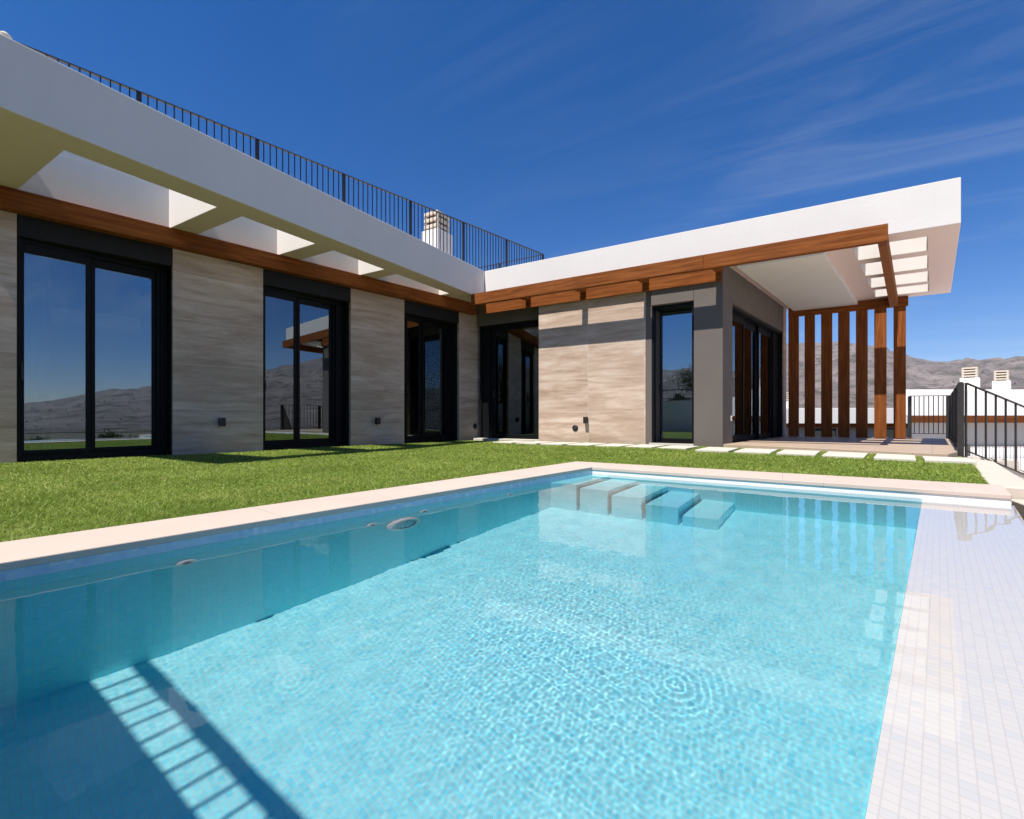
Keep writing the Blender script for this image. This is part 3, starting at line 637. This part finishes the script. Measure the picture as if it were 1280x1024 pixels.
# outside stairs, lower yard and paving on the right
tag(MB().prism([(1.352, 4.79), (1.60, 4.79), (2.16, 7.6), (2.04, 8.06), (1.86, 7.22)], -.6, -.02).build('side_path', 'cream_paving', None, .006), kind='structure')
st = MB(); 
for k in range(6):
    a = Vector((2.44, 8.30)) + Vector((.86, .51)) * (.30 * k)
    st.lbox((a.x, a.y), (.86, .51), (.51, -.86), .0, .298, -.9, -.06, -1.3, -.06 - .155 * k)
tag(st.build('outside_stairs', 'cream_paving', None, .006), kind='structure')
st = MB()
for k, (x0, x1, z) in enumerate(((1.73, 1.80, -.05), (1.802, 2.05, -.19), (2.052, 2.4, -.34))): st.prism([(x0, 4.60), (x1, 4.60), (x1 + .16, 5.35), (x0 + .16, 5.35)], -.7, z)
tag(st.build('side_steps', 'tan_stone', None, .006), kind='structure')
tag(MB().prism([(1.43, 4.42), (2.9, 4.42), (3.0, 4.77), (1.43, 4.77)], -.7, -.10).build('side_kerb', 'cream_paving', None, .006), kind='structure')
tag(MB().prism([(LGo(NE) + .016, NE), (3.4, NE), (3.4, 4.41), (LGo(4.40) + .016, 4.41)], -.7, -.30).build('lower_path', 'tan_stone', None, .006), kind='structure')
yard = MB(); yard.add([(-14, 13.01, -.62), (3.01, 13.0, -.62), (3.01, 12.8, -.62), (1.8, 5.3, -.62), (1.5, 3.0, -.62), (5.5, 2.0, -.62), (9, 6, -.62), (24, 12, -.62), (24, 26, -.62), (-14, 26, -.62)], [tuple(range(10))])
tag(yard.build('yard', 'white_gravel', None, recalc=False), kind='structure')
skirt = MB(); q = [(3.0, 12.85), (1.99, 8.09)]
tag(MB().lbox((1.99, 8.07), w, nW, 0, 4.95, -.06, .0, -.64, .05).build('terrace_edge', 'cream_paving', None, .005), kind='structure')
tag(MB().prism([(-14, 12.76), (3.02, 12.90), (3.02, 13.0), (-14, 13.0)], -.65, .05).build('terrace_edge', 'cream_paving', None, .005), kind='structure')

# wire mesh fence beyond the stairs
fp, fq = Vector((2.55, 9.95)), Vector((5.6, 11.75)); fd = (fq - fp); fl_ = fd.length; fd /= fl_
wf = thing('wire_fence', 'thin welded wire mesh fence panel below the outside stairs', 'fence', (fp.x, fp.y, -.62))
m = MB(); n = int(fl_ / .055)
for k in range(n + 1):
    c = fp + fd * (k * .055); m.bar((c.x, c.y, -.60), (c.x, c.y, .05 + .012 * (k % 2)), .0045)
for z in (-.58, -.36, -.14, .02):
    m.bar((fp.x, fp.y, z), (fq.x, fq.y, z), .0055)
    if z in (.02, -.14): m.bar((fp.x + .02, fp.y - .03, z + .03), (fq.x + .02, fq.y - .03, z + .03), .005)
m.build('wire_mesh', 'wire_metal', wf)
for f in (0, .5, 1): 
    c = fp + fd * (fl_ * f); MB().bar((c.x, c.y, -.64), (c.x, c.y, .08), .035).build('post', 'wire_metal', wf, .003)

# ------------------------------------------------------------------ neighbouring houses (lower terraces)
F = Vector((-math.sin(TH), math.cos(TH))); Rr = Vector((math.cos(TH), math.sin(TH)))
def house(name, label, lat0, lat1, d, ztop, zpar, zbeam, zbase, depth, chims, cols):
    p = F * d + Rr * (lat0 * d); q = F * d + Rr * (lat1 * d); L = (q - p).length; t = ((q - p) / L); o = (t.y, -t.x); tt = (t.x, t.y)
    sd = (F + Rr * lat0).normalized()      # plan is skewed like the villa's
    def quad(a0, a1, b0, b1): return [tuple(p + t * a + sd * b) for a, b in ((a0, b0), (a1, b0), (a1, b1), (a0, b1))]
    h = thing(name, label, 'house', (p.x, p.y, zbase))
    MB().prism(quad(0, L, 0, depth), zpar, ztop).build('roof_parapet', 'stucco_far', h, .02)
    MB().prism(quad(.1, L - .1, .34, .50), zbeam, zpar - .003).build('timber_beam', 'timber', h, .01)
    MB().prism(quad(.3, L - .3, .8, depth - .3), zbase, zpar - .004).build('wall', 'plaster_grey', h)
    for a, b_ in cols:
        wdo = MB().prism(quad(a, b_, .74, .795), zbase + .1, zbeam - .1).build('window', 'frame_black', h, .01)
        MB().prism(quad(a + .06, b_ - .06, .725, .737), zbase + .16, zbeam - .16).build('pane', 'window_glass', wdo)
    for a, wd, zb, zt in chims:
        c = p + t * a + Vector((-o[0], -o[1])) * 2.0
        chimney(h, c.x, c.y, wd, wd, ztop - .3, zb, zt, math.atan2(t.y, t.x) - math.atan2(lat0 + a / d, 1), 4, 'stucco_far')
    return h
L1 = lambda px, d: (px - 1136) / 569 * d
house('neighbour_house', 'near white neighbouring house with brown band and two slatted chimneys on its parapet', (1131 - 640) / 569, (1420 - 640) / 569, 17, 1.545, .572, .30, -.62, 9,
      [((1212.5 - 640) / 569 * 19 - (1131 - 640) / 569 * 17, .58, 2.14, 2.58), ((1252 - 640) / 569 * 19 - (1131 - 640) / 569 * 17, .52, 2.02, 2.45)], [])
house('neighbour_house', 'farther white neighbouring house seen between the timber slats', (930 - 640) / 569, (1150 - 640) / 569, 30, 1.12, .10, -.15, -2.5, 10, [(3.85, .75, 1.65, 2.25)], [(9.0, 10.2), (4.5, 6.2)])

# ------------------------------------------------------------------ wall lights and sockets
def wall_lamp(label, s_, z):
    c = PW(s_); t = thing('wall_lamp', label, 'wall lamp', (c[0], c[1], z), 'black box lamps low on the stone walls')
    MB().lbox(A, w, nW, s_ - .028, s_ + .028, .001, .012, z - .05, z + .05).build('wall_plate', 'fitting_black', t, .002)
    MB().lbox(A, w, nW, s_ - .036, s_ + .036, .013, .098, z - .062, z + .062).build('lamp_body', 'fitting_black', t, .004)
    MB().lbox(A, w, nW, s_ - .025, s_ + .025, .025, .085, z - .066, z - .0625).build('lamp_glass', 'light_lens', t)
wall_lamp('black box lamp on the stone panel right of the largest glass door', .585, .435)
wall_lamp('black box lamp on the stone panel between the middle and far left doors', 3.15, .435)
t = thing('wall_lamp', 'black box lamp with its shadow on the sunlit stone wall', 'wall lamp', (-3.255, 8.30, .45), 'black box lamps low on the stone walls')
MB().box(-3.283, -3.227, 8.288, 8.299, .40, .50).build('wall_plate', 'fitting_black', t, .002); MB().box(-3.291, -3.219, 8.205, 8.287, .388, .512).build('lamp_body', 'fitting_black', t, .004); MB().box(-3.28, -3.23, 8.22, 8.275, .384, .3875).build('lamp_glass', 'light_lens', t)
for lab, c, ax in (('round black outlet low on the sunlit stone wall', (-3.49, 8.299, .295), (0, -1, 0)), ('round black outlet on the narrow stone pier at the inner corner', (*PW(5.68, .001), .30), (nW[0], nW[1], 0))):
    t = thing('wall_outlet', lab, 'outlet', c, 'round black outlets low on the stone')
    MB().lathe(c, ax, [(.060, 0), (.060, .010), (.050, .018), (.040, .018), (.040, .012)], 28).build('ring', 'fitting_black', t); MB().lathe(Vector(c) + Vector(ax) * .0125, ax, [(.038, 0), (.030, .004), (.010, .005)], 24).build('cover', 'rail_metal', t)
t = thing('socket_plate', 'small white socket plate on the grey side of the corner pillar', 'socket', (*[C0[i] + w[i] * .44 for i in (0, 1)], .48))
MB().lbox(C0, w, nW, .40, .47, .001, .014, .44, .53).build('plate', 'fitting_white', t, .003); MB().lbox(C0, w, nW, .418, .452, .015, .019, .465, .505).build('cover', 'fitting_black', t)

# ------------------------------------------------------------------ things inside the rooms
def curtain(label, P, t, o, a0, a1, b, z0, z1, mat):
    n = 150; vs = []; fs = []
    for k in range(n + 1):
        f = k / n; a = a0 + (a1 - a0) * f; off = b + .035 * math.sin(f * (a1 - a0) / .09 * 2 * math.pi) + .01 * math.sin(f * 37)
        for z, sc_ in ((z0, 1.0), (z1, .85)):
            for dt in (0, -.004): vs.append((P[0] + t[0] * a + o[0] * (off * sc_ + (1 - sc_) * b + dt), P[1] + t[1] * a + o[1] * (off * sc_ + (1 - sc_) * b + dt), z))
    for k in range(n):
        q = k * 4; fs += [(q, q + 4, q + 6, q + 2), (q + 1, q + 3, q + 7, q + 5), (q, q + 1, q + 5, q + 4), (q + 2, q + 6, q + 7, q + 3)]
    m = MB(); m.add(vs, fs); o_ = m.build('curtain', mat, None)
    return tag(o_, label, 'curtain')
curtain('white curtain gathered at the left side of the largest glass door', A, w, nW, -1.40, -1.18, -.27, .05, 2.59, 'fabric_white')
curtain('pale curtain hanging at the right of the narrow left wing door', A, w, nW, 4.66, 5.14, -.58, .05, 2.84, 'fabric_white')
curtain('pale curtain inside the terrace door', C0, w, nW, 2.80, 3.55, -.40, .05, 2.65, 'fabric_blue')
bd = thing('bed', 'low bed with white sheets inside the narrow left wing room', 'bed', (*PW(4.6, -2.0), .03))
MB().lbox(A, w, nW, 3.75, 5.5, -3.2, -1.2, .031, .22).build('bed_base', 'table_top', bd, .01); MB().lbox(A, w, nW, 3.77, 5.48, -3.18, -1.22, .222, .50).build('mattress', 'fabric_white', bd, .05); MB().lbox(A, w, nW, 3.70, 5.55, -3.30, -3.205, .031, 1.0).build('headboard', 'table_top', bd, .02)
for k in (3.9, 4.75): MB().lbox(A, w, nW, k, k + .6, -3.15, -2.8, .502, .62).build('pillow', 'fabric_white', bd, .05)
tb = thing('dining_table', 'pale dining table inside the recessed glass door', 'table', (-4.2, 9.9, .03))
MB().box(-4.85, -3.4, 9.5, 10.3, .72, .76).build('table_top', 'table_top', tb, .005)
for x_ in (-4.8, -3.5):
    for y_ in (9.55, 10.2): MB().box(x_, x_ + .05, y_, y_ + .05, .03, .718).build('leg', 'table_top', tb)
for lab, x_ in (('metal legged dining chair at the left of the dining table', -4.62), ('metal legged dining chair at the right of the dining table', -4.02)):
    ch = thing('dining_chair', lab, 'chair', (x_, 9.3, .03), 'chairs at the dining table')
    MB().box(x_ - .2, x_ + .2, 9.1, 9.5, .44, .47).build('seat', 'fabric_blue', ch, .01); MB().box(x_ - .2, x_ + .2, 9.08, 9.11, .60, .88).build('backrest', 'fabric_blue', ch, .01)
    for sx_ in (-1, 1):
        for sy_ in (-1, 1): MB().bar((x_ + sx_ * .12, 9.3 + sy_ * .12, .438), (x_ + sx_ * .2, 9.3 + sy_ * .2, .03), .018).build('leg', 'chair_metal', ch)
        MB().bar((x_ + sx_ * .16, 9.1, .44), (x_ + sx_ * .16, 9.085, .62), .018).build('back_post', 'chair_metal', ch)

# ------------------------------------------------------------------ behind the photographer: wall and railing (their shadow lies in the pool)
WT = 1.143
bw = thing('boundary_wall', 'pale rendered boundary wall at the near end of the pool', 'wall', (-5, -.45, 0))
MB().box(-9.0, -1.18, -.52, -.39, -.3, WT - .03).build('wall_body', 'stucco_far', bw, .006); MB().box(-9.02, -1.16, -.54, -.388, WT - .029, WT).build('wall_cap', 'coping_stone', bw, .004)
railing('boundary_railing', 'low dark railing on the boundary wall at the near end of the pool', (-8.99, -.41), (-1.20, -.41), WT - .03, WT + .395, [0.085 + i * .1797 for i in range(6)] , 16, postw=(.05, .03), barw=.012, rail=(.045, .035))
def tree(name, label, cat, x, y, z, h, r, seed, trunk=True, mat='leaf', n=6500, leaf=.06, squash=.7, group=None):
    g = np.random.default_rng(seed); t = thing(name, label, cat, (x, y, z), group)
    if trunk:
        m = MB(); m.lathe((x, y, z - .3), (0, 0, 1), [(.16 * h / 5, 0), (.11 * h / 5, h * .35), (.07 * h / 5, h * .62)], 10)
        for k in range(5):
            a = k * 1.3 + seed; m.bar((x, y, z + h * (.35 + .05 * k)), (x + math.cos(a) * r * .6, y + math.sin(a) * r * .6, z + h * (.62 + .05 * k)), .07 * h / 5)
        m.build('trunk', 'bark', t)
    cz = z + h - r * squash if trunk else z + h * .5
    nc = 26; cl = g.normal(0, 1, (nc, 3)); cl /= np.linalg.norm(cl, axis=1)[:, None]; cl *= (g.uniform(.35, 1, nc) ** .5)[:, None] * np.array([r, r, r * squash]) * .8
    ci = g.integers(0, nc, n); p = cl[ci] + g.normal(0, 1, (n, 3)) * r * .17 + np.array([x, y, cz])
    d1 = g.normal(0, 1, (n, 3)); d1 /= np.linalg.norm(d1, axis=1)[:, None]; d2 = np.cross(d1, g.normal(0, 1, (n, 3))); d2 /= np.linalg.norm(d2, axis=1)[:, None]
    s1 = leaf * g.uniform(.6, 1.3, n)[:, None]; v = np.stack([p - d1 * s1, p + d2 * s1 * .45, p + d1 * s1, p - d2 * s1 * .45], 1)
    f = np.arange(n)[:, None] * 4 + np.arange(4); ti = np.repeat(np.clip(g.normal(.5, .22, n) + (.2 * (ci % 5 == 0) - .2 * (ci % 4 == 1)), 0, 1), 4)
    tinted('crown', v.reshape(-1, 3), f, ti, mat, t); return t
tree('shrub', 'dark rounded shrub added in place of an unclear dark figure behind the boundary wall', 'shrub', -3.5, -1.5, 0, 1.75, .42, 3, False, n=2200, leaf=.07, squash=1.6)  # leafy stand-in for the dark figure mirrored in the narrow door
for i, (x_, y_, h_, r_) in enumerate(((-9, -13, 5.2, 2.1), (-4.5, -15, 4.6, 1.9), (1.5, -14, 5.4, 2.3))):
    tree('olive_tree', 'grey green olive tree %s across the road' % ('leftmost', 'middle', 'rightmost')[i], 'tree', x_, y_, 0, h_, r_, 11 + i, group='trees behind the boundary wall')
for i, (x_, y_, h_, r_) in enumerate(((11, 2.5, .9, .9), (13, 5.8, 1.0, 1.0), (14, 9.5, 1.5, 1.1), (12.5, -.5, .8, .8))):
    tree('garden_shrub', ('low dark shrub by the lower yard, nearest the stairs', 'bushy garden shrub in the lower yard', 'garden shrub near the neighbouring house', 'garden shrub beyond the overflow ledge')[i], 'shrub', x_ + 6, y_, -1.6, h_, r_, 31 + i, False, n=1800, leaf=.10, squash=.75, group='shrubs in the lower yard')

# ------------------------------------------------------------------ mountains all round, scrub on the slopes
def elev(az):                              # skyline height in degrees by azimuth from +Y
    xp = [-180, -140, -100, -60, -30, -10, 0, 2, 6, 8.5, 10.2, 12, 13.3, 14.2, 15, 16.3, 18, 24, 32, 40, 50, 57, 62, 66, 70, 75, 80, 83, 85, 87, 89, 94, 103, 115, 130, 150, 180]
    fp_ = [6, 5, 4.5, 5.5, 7, 8.0, 8.0, 7.95, 7.55, 6.95, 5.95, 5.25, 5.1, 5.3, 4.95, 5.1, 5.2, 5.8, 5.0, 5.6, 7.4, 8.2, 7.4, 6.6, 5.3, 4.1, 3.1, 2.7, 2.1, 1.5, 1.2, 1.5, 2.4, 3.2, 3.8, 7.0, 6]
    return np.interp(az, xp, fp_)
def hills():
    g = np.random.default_rng(9); na, nr = 1440, 90
    az = np.linspace(-180, 180, na, endpoint=False); rr = np.geomspace(90, 5200, nr)
    AZ, RR = np.meshgrid(np.radians(az), rr, indexing='ij'); X = RR * np.sin(AZ); Y = RR * np.cos(AZ)
    def vnoise(x, y, s):
        t = np.zeros_like(x)
        for k in range(5):
            f = 2.0 ** k / s; r2 = np.random.default_rng(s + k); p = r2.uniform(0, 6.28, 6); th = r2.uniform(0, 6.28, 6)
            for q in range(6): t += np.sin((x * math.cos(th[q]) + y * math.sin(th[q])) * f * 2 * math.pi + p[q] + 1.3 * np.sin((x * math.sin(th[q] * 1.7) + y * math.cos(th[q])) * f * 3)) / 6 / 2 ** (k * .85)
        return t
    rid = np.tan(np.radians(elev(az)))[:, None] * np.hypot(X, Y).clip(1) 
    pk = 3900.0; Hpk = np.tan(np.radians(elev(az)))[:, None] * pk
    u = np.clip((RR - 420) / (pk - 420), 0, 1); prof = u ** 1.25
    Z = -14 + (Hpk + 14) * prof
    nz = vnoise(X, Y, 900) * 95 + np.abs(vnoise(X, Y, 420)) * -75 + vnoise(X, Y, 160) * 16
    Z = Z + nz * np.clip(u * 1.6, 0, 1) * (1 - np.clip((RR - 3300) / 600, 0, 1)) * np.clip(Hpk / 350, .3, 1.2) * .8
    Z = Z + vnoise(X, Y, 160) * 14 * np.clip((RR - 3300) / 500, 0, 1)
    Z = np.where(RR > pk * 1.02, Z - (RR - pk * 1.02) * .4, Z)
    Z = np.minimum(Z, rid * 1.015 + .5)
    Z = np.where(RR < 420, -2.0 - 12 * np.clip((RR - 90) / 330, 0, 1), Z)
    v = np.stack([X, Y, Z], -1).reshape(-1, 3); i = np.arange(na * nr).reshape(na, nr); j = np.roll(i, -1, 0)
    f = np.stack([i[:, :-1], j[:, :-1], j[:, 1:], i[:, 1:]], -1).reshape(-1, 4)[:, ::-1]
    o = tinted('hills', v, f, np.zeros(len(v)), 'hill_rock'); o.data.polygons.foreach_set('use_smooth', [True] * len(o.data.polygons)); tag(o, kind='structure')
    # scrub and small trees on the nearer slopes
    n = 7000; a = g.integers(0, na, n); k = g.integers(26, 72, n); c = v.reshape(na, nr, 3)[a, k] + np.stack([g.normal(0, 6, n), g.normal(0, 6, n), np.zeros(n)], -1)
    s = np.hypot(c[:, 0], c[:, 1]) * g.uniform(.0006, .0016, n); vs = []; 
    for q in range(7):
        d1 = g.normal(0, 1, (n, 3)); d1 /= np.linalg.norm(d1, axis=1)[:, None]; d2 = np.cross(d1, g.normal(0, 1, (n, 3))); d2 /= np.linalg.norm(d2, axis=1)[:, None]
        p = c + g.normal(0, .45, (n, 3)) * s[:, None]; p[:, 2] += s * .4
        vs.append(np.stack([p - d1 * s[:, None] * .7, p + d2 * s[:, None] * .6, p + d1 * s[:, None] * .7, p - d2 * s[:, None] * .6], 1))
    vs = np.concatenate(vs, 0); f = np.arange(len(vs))[:, None] * 4 + np.arange(4)
    tag(tinted('hillside_scrub', vs.reshape(-1, 3), f, np.repeat(np.tile(g.uniform(0, 1, n), 7), 4), 'scrub_leaf'), 'dark scrub and small trees scattered over the hillsides', 'scrub', kind='stuff')
    bsn = MB(); bsn.add([(-100, -100, -2.1), (100, -100, -2.1), (100, 100, -2.1), (-100, 100, -2.1)], [(0, 1, 2, 3)])
    tag(bsn.build('terrain', 'soil', None, recalc=False), kind='structure')
hills()

# air: a thin haze between here and the mountains
def haze():
    m, nt = new_mat('haze_air'); T = NT(nt)
    v = T.n('ShaderNodeVolumePrincipled', {'Color': (.62, .80, 1.0, 1), 'Density': .000032, 'Anisotropy': .0})
    T.n('ShaderNodeOutputMaterial', {1: v.outputs[0]}); MT['haze_air'] = m
    o = MB().box(-5400, 5400, -5400, 5400, -400, 900).build('haze', 'haze_air'); tag(o, 'thin pale haze over the valley', 'haze', kind='stuff')
haze()
